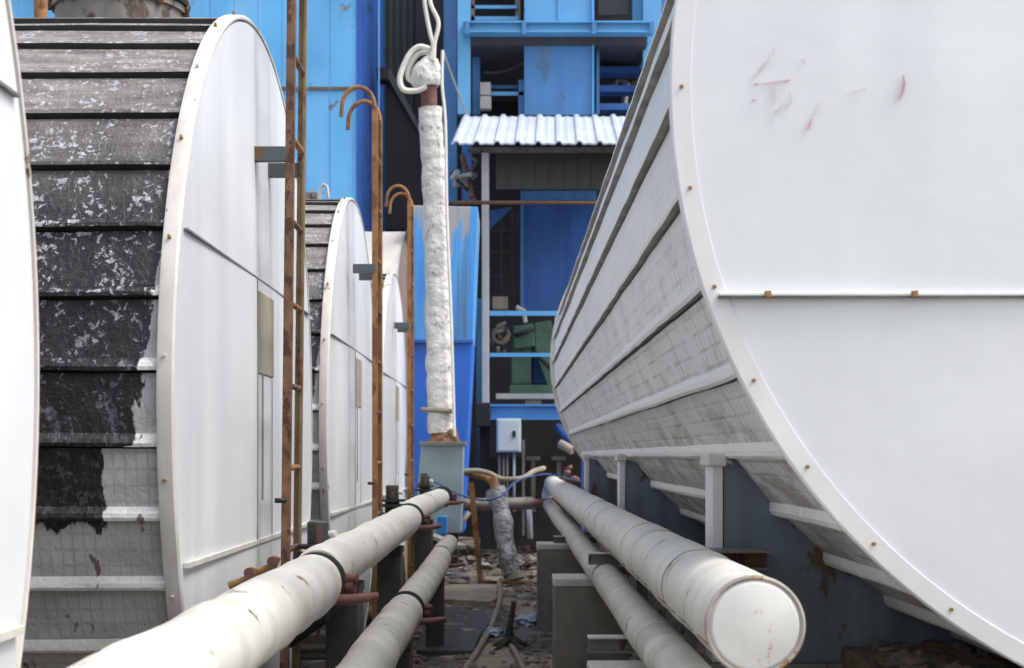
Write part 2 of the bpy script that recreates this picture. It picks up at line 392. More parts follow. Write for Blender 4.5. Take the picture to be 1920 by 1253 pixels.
# vent / manhole on the roof of the second tank
v = empty('tank_hatch', (-2.55, 5.9, 1.70), 'round black hatch on top of the second white-ended tank', 'hatch')
def zc(cx, cy, z): return lambda t, r, u: (cx + r * math.cos(t), cy + r * math.sin(t), z + u)
HX, HY, HZ = -1.555, 5.85, 1.66
v.location = (HX, HY, HZ); v['_loc'] = (HX, HY, HZ)
MB().lathe([(0, 0), (.25, 0), (.25, .10), (.262, .10), (.262, .125), (0, .125)], zc(HX, HY, HZ), 48).build('collar', steel, v)
MB().lathe([(0, .128), (.272, .128), (.276, .142), (.25, .155), (.12, .20), (0, .21)], zc(HX, HY, HZ), 48).build('lid', black_m, v)
for k in range(9):
    t = 2 * math.pi * k / 9; MB().tube([(HX + .264 * math.cos(t), HY + .264 * math.sin(t), HZ + .09), (HX + .264 * math.cos(t), HY + .264 * math.sin(t), HZ + .165)], .012, 8).build('bolt', rusty, v)
# orange stub behind it
tag(MB().tube([(-2.03, 6.35, 1.6), (-2.03, 6.35, 2.3)], .03, 12).build('vent_pipe', orange_rust), 'orange rusty pipe standing on the second tank beside the black hatch', 'pipe')
# small fittings on tank three's roof
o = empty('roof_fitting', (-1.3, 10, 1.7), 'grey bent fitting on top of the third tank from the camera', 'pipe fitting')
MB().tube([P(598, 378, 9.9), P(600, 352, 9.9), P(606, 346, 9.9), P(613, 350, 9.9), P(616, 372, 9.9)], .012, 10).build('bent_pipe', grey_post, o)
MB().pbox(560, 592, 358, 380, 9.9, .25).build('base', steel, o, bevel=.01)

# ---------------------------------------------------------------- big tank on the right
BR, BX, BZ, BN, BL = 1.6, 1.996, .906, 3.58, 10.55
big = empty('large_tank', (BX, BN, -.6), 'huge white ribbed horizontal tank filling the right side, riding on slate-blue saddles', 'tank')
fb = lambda t, r, u: (BX - r * math.cos(t), BN + u, BZ + r * math.sin(t))
barrel(MB(), fb, BR - .03, BL, -.3, h=.023, hw=.015, nu=60, seed=3, gw=.004).build('barrel', [clad_m, clad_rib, M('lap_grime', (.30, .29, .27), .8, var=.5, vs=7)], big, sharp=28)  # groove colour on this barrel paints a paler shade under the ribs
fe = lambda t, r, u: (BX - r * math.cos(t), BN - u, BZ + r * math.sin(t))
MB().lathe([(0, .03), (.7, .024), (1.2, .012), (BR - .046, .003), (BR - .044, -.03), (0, -.04)], fe, 200).build('end_cap', white_cap, big)
MB().lathe([(BR + .004, -.04), (BR + .006, 0), (BR + .001, .006), (BR - .045, .008), (BR - .047, .002), (BR - .052, -.04)], fe, 200, True).build('rim', white_rim, big); brim = [c for c in bpy.data.objects if c.parent == big and c.name.startswith('rim')][0]
ff = lambda t, r, u: (BX - r * math.cos(t), BN + BL + u, BZ + r * math.sin(t))
MB().lathe([(0, .04), (BR - .03, .0), (BR + .01, -.01), (BR + .01, -.05), (BR - .04, -.05), (0, -.02)], ff, 120).build('back_cap', cream_rim, big)
for k in range(40):
    t = -R_(9.3 + k * 9)
    p = Vector(fe(t, BR - .022, .004)); MB().tube([p, p + Vector((0, -.008, 0))], .0050, 8).build('bolt', rust_dot, brim)
zs = (VY - 556) * BN / F
MB().box(BX - 1.49, BX + 1.49, BN - .036, BN + .0, zs - .002, zs + .006).build('seam_strip', white_rim, big, bevel=.002); bss = [c for c in bpy.data.objects if c.parent == big and c.name.startswith('seam_strip')][0]
MB().box(BX - 1.49, BX + 1.49, BN - .032, BN + .0, zs - .006, zs - .002).build('seam_gap', graphite, big)
for k in range(8):
    p = P(1440 + 275 * k, 551, BN - .04); MB().box(p.x - .007, p.x + .007, p.y - .008, p.y + .01, p.z - .009, p.z + .007).build('seam_clip', rust_dot, bss, bevel=.002)
# worn red brush marks
def stroke(pts, w0, mt):
    m = MB(); pp = []; w0 *= .72
    for x, y in pts:
        q = P(x, y, BN); r = math.hypot(q.x - BX, q.z - BZ); bul = .03 - .03 * (r / 1.56) ** 2.2
        pp.append(Vector((q.x, BN - max(bul, 0) - .006, q.z)))
    n = len(pp); dn = []
    for i in range(n):
        d = (pp[min(i + 1, n - 1)] - pp[max(i - 1, 0)]).normalized(); s = Vector((-d.z, 0, d.x))
        ww = w0 * (1 if 0 < i < n - 1 else .35); dn.append((m.bm.verts.new(pp[i] + s * ww), m.bm.verts.new(pp[i] - s * ww)))
    for A, B in zip(dn, dn[1:]): m.face([A[0], A[1], B[1], B[0]])
    o = m.build('paint_mark', mt, big); o.modifiers.new('Solid', 'SOLIDIFY').thickness = .002
stroke([(1688, 146), (1690, 160), (1687, 178), (1681, 192)], .0055, pink)
stroke([(1449, 94), (1449, 104)], .004, pink_faint); stroke([(1440, 112), (1425, 130), (1408, 150)], .0035, pink_faint)
stroke([(1413, 161), (1421, 159)], .006, pink); stroke([(1424, 160), (1455, 156), (1480, 152)], .0035, pink_faint); stroke([(1469, 157), (1479, 153)], .006, pink)
stroke([(1408, 192), (1416, 190)], .006, pink); stroke([(1449, 160), (1452, 180), (1450, 200)], .003, pink_faint)
stroke([(1463, 196), (1460, 208), (1448, 212)], .004, pink_faint); stroke([(1502, 113), (1508, 118)], .006, pink_faint)
stroke([(1519, 226), (1515, 238), (1511, 246)], .0055, pink); stroke([(1538, 190), (1530, 205), (1521, 222)], .0025, pink_faint)
stroke([(1478, 175), (1481, 190), (1472, 210)], .0025, pink_faint); stroke([(1586, 178), (1620, 171)], .0025, pink_faint)

# saddles under the big tank
def saddle(y, label):
    s = empty('tank_saddle', (BX, y, -.62), label, 'saddle', 'slate-blue saddles under the large tank')
    X0 = .68; m = MB(); n = 30; zb = -.66
    top = []
    for i in range(n + 1):
        x = X0 + .004 + (2 * BX - 2 * X0 - .008) * i / n
        dx = x - BX; z = BZ - math.sqrt(max((BR - .045) ** 2 - dx * dx, 0)) if abs(dx) < BR - .05 else -.02
        top.append((x, min(z, -.02)))
    for (x0, z0_), (x1, z1_) in zip(top, top[1:]):
        m.hexa([(x0, y, zb), (x1, y, zb), (x1, y + .02, zb), (x0, y + .02, zb), (x0, y, z0_), (x1, y, z1_), (x1, y + .02, z1_), (x0, y + .02, z0_)])
    m.build('web_plate', saddle_blue, s)
    for sx in (1, -1):
        xa = BX - sx * (BX - X0)
        MB().box(min(xa, xa - sx * .034), max(xa, xa - sx * .034), y - .012, y + .16, zb, -.03).build('flange', white_rim, s, bevel=.003)
        MB().box(min(xa + sx * .01, xa - sx * .05), max(xa + sx * .01, xa - sx * .05), y - .03, y + .17, -.035, .006).build('top_block', cream_rim, s, bevel=.006)
    MB().box(X0 - .05, 2 * BX - X0 + .05, y - .05, y + .2, zb - .04, zb).build('base_plate', steel, s)
    return s
saddle(4.69, 'slate-blue saddle plate with white flange, nearest, right of the capped pipe')
saddle(8.66, 'middle slate-blue saddle with white flange under the large tank')
saddle(12.6, 'farthest slate-blue saddle with thin white flange under the large tank')
o = empty('bracket_beam', (.8, 4.6, -.4), 'short rusty steel beam fixed to the nearest blue saddle behind the capped pipe', 'beam')
MB().box(.6, .815, 4.50, 4.66, -.300, -.294).box(.6, .80, 4.50, 4.66, -.352, -.346).build('flanges', steel, o)
MB().box(.6, .80, 4.565, 4.575, -.346, -.300).build('web', rusty, o)

# ---------------------------------------------------------------- pipes on the right
def seams(y0, y1, step, r, amp=.004):
    ys, rs = [], []; y = y0
    while y < y1 - step * .3:
        ys += [y, y + .012, y + step * .5, y + step - .030, y + step - .016, y + step - .006]; k = 1 + random.uniform(-.014, .014)
        rs += [r * k * .985, r * k, r * k * 1.006, r * k, r * k * 1.0, r * k * .955]; y += step
    return ys, rs
up = empty('insulated_pipe', (.518, 3.1, -.5), 'thick white insulated pipe ending in a round cap, on the right', 'pipe')
UX, UZ = .518, -.36
ys, rs = seams(3.1, 17.6, .47, .104)
def wob(y, s): return .010 * noise.noise(Vector((y * .35, s, 0))) * min(1, (y - 3) * .6)
pts = [(UX + wob(y, 1), y, UZ + wob(y, 2)) for y in ys]
MB().tube(pts, rs, 40, lump=.02, fs=5).build('cladding', insul, up)
fcap = lambda t, r, u: (UX + r * math.cos(t), 3.1 - u, UZ + r * math.sin(t))
MB().lathe([(0, .018), (.05, .016), (.09, .008), (.0965, .0), (.0965, -.02), (0, -.02)], fcap, 48).build('end_cap', pipe_end, up)
MB().lathe([(.1035, -.012), (.1065, -.008), (.1065, .004), (.102, .007), (.098, .004), (.0975, -.012)], fcap, 48, True).build('rim_band', M('stained_band', (.40, .38, .33), .55, var=.5, vs=12, rust=.45, rust_col=(.33, .17, .05), rs=10), up)
MB().tube([(UX, 17.4, UZ), (UX, 17.9, UZ), (UX + .005, 18.0, UZ + .04), (UX, 18.0, UZ + .09)], [.1, .1, .09, .07], 20, lump=.06).build('elbow', insul, up)
for y in (3.9, 5.5, 7.4, 9.6):
    MB().lathe([(.102, -.005), (.1065, -.005), (.1065, .005), (.102, .005)], lambda t, r, u: (UX + wob(y, 1) + r * math.cos(t), y + u, UZ + wob(y, 2) + r * math.sin(t)), 40, True).build('lap_band', pale_strip, up)
for a_ in (205,):
    y = 3.14; k = 0
    while y < 12:
        l_ = random.uniform(.10, .26); q = lambda yy: (UX + wob(yy, 1) + .104 * math.cos(R_(a_)), yy, UZ + wob(yy, 2) + .104 * math.sin(R_(a_)))
        MB().tube([q(y), q(y + l_)], .0022, 6).build('lap_seam', graphite if k % 4 else rust_dot, up); y += l_ + random.uniform(.03, .12); k += 1
LX, LZ = .456, -.58
lp = empty('insulated_pipe', (LX, 3, -.7), 'thinner white insulated pipe below the capped one, on concrete pillars', 'pipe')
ys, rs = seams(2.6, 17.3, .62, .069)
for i in range(len(rs)): rs[i] *= 1 + .04 * noise.noise(Vector((ys[i] * .8, 3, 1)))
MB().tube([(LX + wob(y + 2, 5) * .8, y, LZ + wob(y + 2, 7) * .4) for y in ys], rs, 32, lump=.03, fs=6).build('cladding', insul_low, lp)
MB().tube([(LX, 17.2, LZ), (LX - .0, 17.8, LZ + .0), (LX - .0, 18.0, LZ + .1), (LX + .01, 17.95, LZ + .2)], [.0625, .068, .066, .05], 20, lump=.06).build('elbow', insul_low, lp)

def pillar(x0, x1, y0, y1, zt, label, cat='pillar', group=None, dk=False):
    p = empty('concrete_pillar', ((x0 + x1) / 2, (y0 + y1) / 2, GZ), label, cat, group)
    MB().box(x0, x1, y0, y1, GZ - .25, zt - .045).build('shaft', dark_conc if dk else concrete, p, bevel=.008)
    MB().box(x0 - .004, x1 + .004, y0 - .004, y1 + .004, zt - .045, zt).build('top_slab', dark_conc if dk else conc_pale, p, bevel=.008)
    return p
PG = 'concrete pillars carrying the right-hand pipes'
pillar(.232, .62, 7.66, 7.98, -.643, 'concrete pillar carrying the thinner right-hand pipe, in the middle of its row', group=PG)
pillar(.20, .60, 10.65, 10.95, -.643, 'dark concrete pillar farther back under the right-hand pipes', group=PG)
pillar(.272, .66, 4.75, 5.12, -.715, 'nearest pale-topped concrete block cut off by the bottom edge', group=PG)
def ibeam(x0, x1, y, zt, h, label):
    o = empty('support_beam', ((x0 + x1) / 2, y, zt - h), label, 'beam', 'short steel beams under the right-hand pipes')
    MB().box(x0, x1, y - .04, y + .04, zt - .006, zt).build('top_flange', conc_pale, o); MB().box(x0, x1, y - .04, y + .04, zt - h, zt - h + .006).build('bottom_flange', steel, o)
    MB().box(x0, x1 - .002, y - .004, y + .004, zt - h + .006, zt - .006).build('web', steel, o)
    return o
ibeam(.372, .78, 6.94, -.460, .055, 'short steel beam under the capped white pipe')
for xx in (.60,): tag(MB().box(xx, xx + .05, 6.92, 6.98, GZ - .2, -.516).build('beam_leg', steel), 'steel leg holding up the beam under the capped pipe', 'post')
ibeam(.277, .62, 5.22, -.643, .055, 'steel beam beside the pale concrete block at the bottom')
ibeam(.31, .62, 10.4, -.572, .05, 'farther steel beam behind the thinner pipe')

# ---------------------------------------------------------------- pipes on the left
AX, AZ, AR = -.68, -.436, .100
lg = empty('insulated_pipe', (AX, 6, AZ - .1), 'large white insulated pipe running along the left-hand tanks', 'pipe')
def sect(x, z, segs, r0, parent, mat_, step):
    for (y0, y1, k, dz) in segs:
        n = int((y1 - y0) / .03) + 2; pts, rs = [], []
        for i in range(n):
            y = y0 + (y1 - y0) * i / (n - 1)
            e = min((y - y0), (y1 - y)); r = r0 * k * (1 - .12 * max(0, 1 - e / .10) ** 2)
            ph = ((y + .3 * noise.noise(Vector((y // step, 3, 3)))) % step) / step; r *= 1 - .035 * max(0, 1 - abs(ph - .5) / .06) + (.012 if ph > .5 else 0)
            r *= 1 + .02 * noise.noise(Vector((y * 1.3, z, 2)))
            pts.append((x + .012 * noise.noise(Vector((y * .4, 1, z))), y, z + dz + .012 * noise.noise(Vector((y * .4, 7, z))))); rs.append(r)
        MB().tube(pts, rs, 40, lump=.065, fs=5).build('cladding', mat_, parent)
sect(AX, AZ, [(1.2, 5.14, 1.04, -.012), (5.22, 9.75, .96, .010), (9.86, 14.2, .92, .03)], AR, lg, insul, 1.05)
MB().tube([(AX, 14.2, AZ + .02), (AX + .02, 14.6, AZ + .03), (AX + .05, 14.9, AZ + .02)], [.085, .08, .06], 20).build('elbow', insul, lg)
BX2, BZ2 = -.50, -.745
l2 = empty('insulated_pipe', (BX2, 7, BZ2 - .1), 'smaller dusty grey-white insulated pipe low between the large left pipe and the floor', 'pipe')
sect(BX2, BZ2, [(3.6, 7.0, 1.0, 0), (7.16, 10.6, .93, .0), (10.75, 12.2, .80, .02)], .088, l2, insul_low, .9)

def seam_ring(x, y, z, r, parent):
    MB().lathe([(r - .006, -.002), (r, -.002), (r, .002), (r - .006, .002)], lambda t, rr, u: (x + rr * math.cos(t), y + u + .012 * math.sin(t + y), z + rr * math.sin(t)), 40, True).build('seam_ring', lag_seam, parent)
lag_seam = M('lagging_seam', (.34, .32, .27), .7, var=.5, vs=20)
for y in (4.05, 7.35, 11.9): seam_ring(AX + .012 * noise.noise(Vector((y * .4, 1, AZ))), y, AZ + (-.012 if y < 5.2 else .01 if y < 9.8 else .03) + .012 * noise.noise(Vector((y * .4, 7, AZ))), AR * (1.035 if y < 5.2 else .965 if y < 9.8 else .92), lg)
for y in (5.6, 8.9): seam_ring(BX2 + .012 * noise.noise(Vector((y * .4, 1, BZ2))), y, BZ2 + .012 * noise.noise(Vector((y * .4, 7, BZ2))), .088 * (1.0 if y < 7 else .93), l2)
for y in (3.98, 4.98, 8.27): seam_ring(UX + wob(y, 1), y, UZ + wob(y, 2), .1045, up)
for y in (4.46, 6.94): seam_ring(LX + wob(y + 2, 5) * .8, y, LZ + wob(y + 2, 7) * .4, .0705, lp)

# flanged lever valves
def valve(x, y, z, r, label):
    o = empty('lever_valve', (x, y, z - r), label, 'valve', 'red-oxide lever valves on the left pipes')
    fv = lambda y0: (lambda t, rr, u: (x + rr * math.cos(t), y0 + u, z + rr * math.sin(t)))
    MB().lathe([(r * .97, -.012), (r * 1.06, -.008), (r * 1.06, .008), (r * .97, .012), (r * .5, .012), (r * .5, -.012)], fv(y - .025), 36, True).build('flange', black_m, o)
    MB().lathe([(r * .6, -.02), (r * .8, -.016), (r * .8, .016), (r * .6, .02)], fv(y + .02), 30, True).build('body', black_m, o)
    d = Vector((.9, -.25, 0))
    p = Vector((x + r * .85, y, z - r * .15))
    MB().tube([p - Vector((.02, 0, 0)), p + Vector((.05, -.02, .0))], .024, 16).tube([p + Vector((.012, -.005, -.035)), p + Vector((.012, -.005, .045))], .017, 12).build('gland', redox, o)
    MB().tube([p + Vector((.02, -.02, .03)), p + Vector((.06, -.03, .032))], .016, 12).build('bonnet', redox, o)
    MB().tube([p + Vector((-.035, -.05, -.045)), p + Vector((.05, -.05, -.043)), p + Vector((.105, -.045, -.035)), p + Vector((.135, -.04, -.03))], [.019, .020, .016, .011], 12).build('lever', redox, o)
    return o
va = valve(AX, 5.18, AZ - .01, AR, 'red-oxide lever valve at the nearest joint of the large left pipe')
again(va, (AX + .005, 9.80, AZ - AR + .012), 'red-oxide lever valve at the second joint of the large left pipe')
again(va, (AX + .02, 14.35, AZ - AR + .03), 'reddish lever valve at the far end of the large left pipe')
vb = again(va, (BX2, 7.08, BZ2 - .088), 'reddish lever valve at the nearer joint of the smaller left pipe'); vb.scale = (.88, .88, .88)
vc = again(va, (BX2, 10.68, BZ2 - .088), 'reddish lever valve at the farther joint of the smaller left pipe'); vc.scale = (.8, .8, .8)

# upright actuators on the tank outlets
def outlet(x, y, z):
    o = empty('outlet_valve', (x, y, z), 'dark flanged outlet valve with red mark, behind the nearest joint of the left pipe', 'valve', 'upright outlet valves at the feet of the left tanks')
    f = zc(x, y, z)
    MB().lathe([(0, -.06), (.075, -.06), (.075, -.045), (.05, -.045), (.05, -.005), (.10, -.005), (.10, .012), (.05, .014), (.05, .03), (.085, .03), (.085, .045), (0, .045)], f, 32).build('flange', black_m, o)
    MB().lathe([(0, .045), (.042, .045), (.044, .05), (.044, .135), (.038, .14), (0, .14)], f, 28).build('bonnet', M('bonnet_green', (.05, .06, .05), .5, rust=.3), o)
    MB().box(x + .0, x + .02, y - .047, y - .040, z + .055, z + .125).build('red_mark', redox, o)
    MB().tube([(x + .044, y, z + .09), (x + .075, y - .01, z + .09)], [.012, .014], 12).build('knob', white_rim, o)
    MB().tube([(x, y, z - .06), (x - .0, y, z - .25), (x - .12, y, z - .33), (x - .4, y, z - .33)], .05, 16).build('neck', black_m, o)
    return o
ov = outlet(-.785, 6.0, -.41)
again(ov, (-.79, 9.85, -.34), 'dark flanged outlet valve behind the second joint of the left pipe')
again(ov, (-.80, 13.8, -.33), 'small dark outlet valve near the far end of the left pipe')
# little rusty fittings on the big pipe's tank side
for i, (px, py, d) in enumerate(((462, 1082, 5.0), (505, 1060, 5.3))):
    p = P(px, py, d); o = empty('drain_cock', p - Vector((0, 0, .05)), ('small brass and red drain cock, left of the pair behind the big left pipe', 'small red drain cock, right of the pair behind the big left pipe')[i], 'valve')
    MB().tube([p - Vector((.06, 0, .03)), p + Vector((.02, 0, 0)), p + Vector((.03, 0, .03))], .013, 12).build('body', rust_dot, o)
    MB().tube([p + Vector((.012, -.02, .015)), p + Vector((.012, .02, .015))], .018, 12).build('handle', redox, o)

PG2 = 'concrete posts carrying the left-hand pipes'
for i, (y, x0, x1, zt) in enumerate(((6.2, -.78, -.64, -.545), (8.6, -.78, -.64, -.54), (12.0, -.78, -.64, -.53))):
    pillar(x0, x1, y, y + .22, zt, ('nearest concrete post under the big left pipe', 'second concrete post under the big left pipe', 'farthest concrete post under the big left pipe')[i], group=PG2, dk=True)
for i, y in enumerate((6.6, 9.9)):
    pillar(-.57, -.45, y, y + .2, -.835, ('low concrete block under the smaller left pipe, nearer', 'low concrete block under the smaller left pipe, farther')[i], 'block', group='blocks under the smaller left pipe', dk=True)

# ---------------------------------------------------------------- ladders
def ladder(x, y0, y1, lean, label, m1=None, m2=None, zt=2.36):
    m1 = m1 or orange_rust; m2 = m2 or orange_rust
    o = empty('ladder', (x, (y0 + y1) / 2, GZ), label, 'ladder', 'rusty tank ladders')
    X = lambda z: x + lean * (z - 0)
    for y in (y0, y1):
        pts = [(X(GZ), y, GZ), (X(zt), y, zt)]
        MB().box(0, 0, 0, 0, 0, 0) if False else None
        m = MB(); m.bar(pts[0], pts[1], .034, .010)
        m.bar(Vector(pts[0]) + Vector((.012, .014 if y == y0 else -.014, 0)), Vector(pts[1]) + Vector((.012, .014 if y == y0 else -.014, 0)), .010, .030)
        m.build('rail', m1 if y == y0 else m2, o)
        hp = [(X(zt) + .0 - .105 + .105 * math.cos(a), y, zt + .13 * math.sin(a)) for a in [R_(180 * i / 14) for i in range(15)]]
        hp += [(hp[-1][0] - .005, y, zt - .06)]
        MB().tube(hp, .014, 10).build('hook', orange_rust, o)
    z = GZ + .28; k = 0
    while z < zt:
        MB().tube([(X(z) + .004, y0 - .004, z), (X(z) + .004, y1 + .004, z)], .0125, 10).build('rung', orange_rust if k % 2 else rusty, o); z += .33; k += 1
    for y, l in ((y0 + .0, .14), (y1, .14)):
        for z in (1.20,):
            MB().box(x - l, x + .0, y - .012, y + .03, z - .028, z + .028).build('bracket', M('bracket_paint', (.07, .09, .10), .6, rust=.4, rust_col=(.16, .09, .04), rs=14), o)
    MB().tube([(x - .045, y0, -.18), (x, y0, -.18)], .010, 8).build('stay', black_m, o)
    return o
la = ladder(-.890, 5.84, 6.17, .011, 'tall rusty ladder in front of the second tank, running out of the frame top', rusty, M('olive_rust', (.23, .165, .09), .8, var=.4, vs=9, rust=.5, rust_col=(.22, .09, .04), rs=9, bmp=.4, bs=50))
# the first one stands on a taller tank top walk: lengthen it past the frame
for ch in [c for c in bpy.data.objects if c.parent == la and c.name.startswith(('rail', 'rung', 'hook'))]: pass
lb_ = ladder(-.868, 9.42, 9.80, .0, 'orange-rusted ladder with two hooked tops beside the third tank', zt=2.235)
lc_ = ladder(-.930, 13.55, 13.95, .0, 'smallest rusty ladder with hooked tops, nearest the wrapped vertical pipe')

# ---------------------------------------------------------------- wrapped vertical pipe, box and ropes
WD = 15.5
wp = empty('wrapped_pipe', P(832, 820, WD), 'tall pipe wrapped in white cloth, standing on the grey metal box', 'pipe')
pts, rs = [], []
for i in range(190):
    f = i / 189; y = 203 + (812 - 203) * f; x = 806 + 24 * f + 3 * math.sin(f * 5)
    pts.append(P(x, y, WD)); rs.append((.124 + .014 * f) * (1 + .05 * noise.noise(Vector((0, 0, f * 14))) + .032 * ((f * 27 + .5 * noise.noise(Vector((f * 9, 3, 0)))) % 1) - .02))
MB().tube(pts, rs, 28, lump=.13, fs=7).build('cloth_wrap', wrapcloth, wp)
MB().tube([P(804, 165, WD), P(805, 206, WD)], .085, 20).build('bare_pipe', redox, wp)
pts = [P(800 + 3 * math.sin(k), 108 + k * 7, WD) for k in range(9)]
MB().tube(pts, [.06, .10, .125, .13, .14, .155, .16, .15, .12], 24, lump=.25, fs=5).build('cloth_bundle', wrapcloth, wp)
MB().tube([P(790, 768, WD - .1), P(835, 770, WD - .15), P(852, 772, WD - .1)], [.02, .03, .02], 8, lump=.3).build('tie', tan_hose, wp)
MB().tube([P(830, 806, WD), P(831, 820, WD), P(831, 834, WD)], [.13, .155, .20], 20, lump=.35, fs=9).build('torn_foot', rusty, wp)
def hose(name, pts, r, m, label, cat, d=None, seg=8):
    q = [P(*p) if len(p) == 3 and p[2] > 0 and p[0] > 3 else Vector(p) for p in pts]
    out = []
    for i in range(len(q) - 1):
        a, b_, c, e = q[max(i - 1, 0)], q[i], q[i + 1], q[min(i + 2, len(q) - 1)]
        for k in range(6):
            t = k / 6; out.append(.5 * ((2 * b_) + (c - a) * t + (2 * a - 5 * b_ + 4 * c - e) * t * t + (3 * b_ - a - 3 * c + e) * t ** 3))
    out.append(q[-1])
    return tag(MB().tube(out, r, seg).build(name, m), label, cat)
d = WD - .1
hose('rope', [(790, -60, d), (797, 10, d), (806, 60, d), (812, 85, d), (808, 112, d)], .022, rope_m, 'white rope hanging from above, left strand of the pair at the wrapped pipe', 'rope')
hose('rope', [(812, -60, d + .05), (806, 0, d), (822, 42, d), (815, 80, d), (813, 115, d)], .022, rope_m, 'white rope hanging from above, looser right strand at the wrapped pipe', 'rope')
hose('hose', [(806, 92, d), (785, 88, d), (766, 105, d), (750, 145, d), (757, 168, d), (782, 170, d), (800, 162, d)], .030, rope_m, 'outer loop of white hose at the top of the wrapped pipe', 'hose')
hose('hose', [(806, 98, d + .1), (784, 102, d + .1), (768, 125, d + .1), (766, 148, d + .1), (788, 158, d + .1)], .026, rope_m, 'inner loop of white hose at the top of the wrapped pipe', 'hose')
hose('cable', [(830, 95, d - .05), (829, 160, d - .05), (835, 230, d - .05), (838, 400, d - .05), (846, 600, d - .05), (852, 818, d - .05)], .016, rope_m, 'thin white tube running straight down beside the wrapped pipe', 'cable')
hose('cable', [(830, 95, d + .1), (850, 150, d + 1), (874, 214, d + 2)], .012, grey_post, 'thin grey stay from the pipe top to the canopy', 'cable')
gb = empty('metal_box', P(822, 1010, WD - .3), 'grey galvanised metal box under the wrapped pipe', 'box')
MB().prism([(790, 832), (869, 832), (864, 1000), (775, 1000)], WD - .28, .55).build('body', galv, gb, bevel=.01)
MB().prism([(786, 828), (872, 828), (872, 835), (786, 835)], WD - .32, .62).build('lid', steel, gb, bevel=.004)
MB().tube([P(795, 912, WD - .4), P(795, 888, WD - .4)], .035, 14).tube([P(795, 915, WD - .4), P(795, 905, WD - .4)], .06, 14).build('cap_fitting', black_m, gb)
MB().pbox(800, 858, 1000, 1060, WD - .1, .35).build('plinth', dark, gb)
tag(MB().pbox(820, 838, 968, 1003, WD - .5, .12).build('blue_can', blue_bit, bevel=.01), 'small bright blue can below the grey metal box', 'can')

# ---------------------------------------------------------------- middle of the alley
fp = empty('foil_pipe', P(960, 1085, 14.8), 'short leaning pipe wrapped in crumpled grey foil above the alley floor', 'pipe')
pts = [P(928 + 34 * f + 3 * math.sin(f * 6), 918 + 160 * f, 15.0 - .3 * f) for f in [i / 20 for i in range(21)]]
MB().tube(pts, [.098 + .010 * math.sin(i * .9) for i in range(21)], 24, lump=.22, fs=7).build('wrap', foilwrap, fp)
MB().tube([P(924, 895, 15), P(929, 922, 15)], .045, 12).build('bare_top', orange_rust, fp)
MB().tube([P(962, 1074, 14.7), P(966, 1088, 14.68)], [.085, .10], 20).build('foot_collar', steel, fp)
op = empty('angle_post', P(895, 1090, 13.9), 'orange rusty angle-iron post with foot bar in the alley', 'post')
MB().bar(P(883, 905, 13.9), P(901, 1090, 13.9), .052, .012).bar(P(887, 905, 13.93), P(905, 1090, 13.93), .012, .05).build('upright', orange_rust, op)
MB().bar(P(897, 1091, 13.9), P(985, 1094, 13.9), .05, .03).build('foot_bar', rusty, op)
tag(MB().tube([P(876, 886, 16), P(890, 888, 15.9), P(905, 893, 15.9), P(922, 903, 15.8)], [.045, .05, .045, .04], 12, lump=.2).build('rusty_elbow', orange_rust), 'orange rusty elbow pipe right of the grey box', 'pipe')
hose('hose', [(868, 884, 15.6), (895, 883, 15.6), (918, 888, 15.6), (940, 898, 15.6), (978, 897, 15.6), (1000, 884, 16), (1020, 878, 16.5)], .028, tan_hose, 'pale tan hose sagging across the alley right of the grey box', 'hose')
hose('hose', [(790, 896, 14.9), (820, 906, 14.7), (855, 925, 14.6), (905, 938, 14.6), (940, 930, 14.6), (965, 905, 15), (1000, 892, 16), (1036, 890, 17.5), (1100, 905, 16)], .011, blue_hose, 'thin blue hose looping across the alley to the right-hand pipes', 'hose')
cp = empty('cross_pipe', P(900, 950, 17.2), 'dark horizontal pipe crossing the alley behind the foil-wrapped pipe', 'pipe')
MB().tube([P(770, 948, 17.2), P(1000, 944, 17.2)], .075, 16).build('pipe', steel, cp); MB().tube([P(1000, 944, 17.2), P(1060, 940, 17.2)], .05, 14).build('red_end', redox, cp)
hose('hose', [(936, 1092, 13.6), (938, 1120, 12.6), (925, 1165, 11.1), (905, 1205, 10.2), (868, 1262, 9.0)], .021, tan_hose, 'pale hose lying along the alley floor in the middle', 'hose')
hose('hose', [(952, 1205, 10.4), (966, 1222, 9.7), (985, 1262, 8.9)], .020, tan_hose, 'short pale hose end on the floor at the bottom edge', 'hose')
def at_ground(px, py, dz=0):
    d_ = -GZ * F / (py - VY); p = P(px, py, d_); p.z = ground_z(p.x, p.y) + dz; return p
def slab(name, poly, th, m, label, cat):
    b_ = MB(); v = [at_ground(*q) for q in poly]
    lo = [b_.bm.verts.new(p - Vector((0, 0, .06))) for p in v]; hi = [b_.bm.verts.new(p + Vector((0, 0, th))) for p in v]
    b_.face(lo); b_.face(hi)
    for i in range(len(v)): j = (i + 1) % len(v); b_.face([lo[i], lo[j], hi[j], hi[i]])
    return tag(b_.build(name, m, bevel=.006), label, cat)
slab('rubber_mat', [(800, 1170), (850, 1138), (905, 1152), (925, 1168), (900, 1200), (888, 1226), (780, 1228)], .035, M('dark_mat', (.045, .048, .055), .55, var=.4, vs=5, bmp=.5), 'dark rubber mat lying on the alley floor', 'mat')
slab('concrete_slab', [(812, 1104), (930, 1100), (934, 1128), (920, 1140), (820, 1128)], .045, M('sandy_slab', (.25, .225, .18), .9, var=.4, vs=6, bmp=.5), 'sandy concrete slab across the alley beyond the dark mat', 'slab')
slab('steel_plate', [(815, 1072), (840, 1062), (882, 1066), (880, 1094), (818, 1092)], .06, M('grey_plate', (.10, .105, .12), .5, var=.4), 'grey plate on the floor left of the orange post', 'plate')
tag(MB().bar(P(808, 1004, 14), P(866, 1026, 13.6), .10, .035).build('plank', conc_pale), 'pale wooden plank leaning under the grey metal box', 'plank')
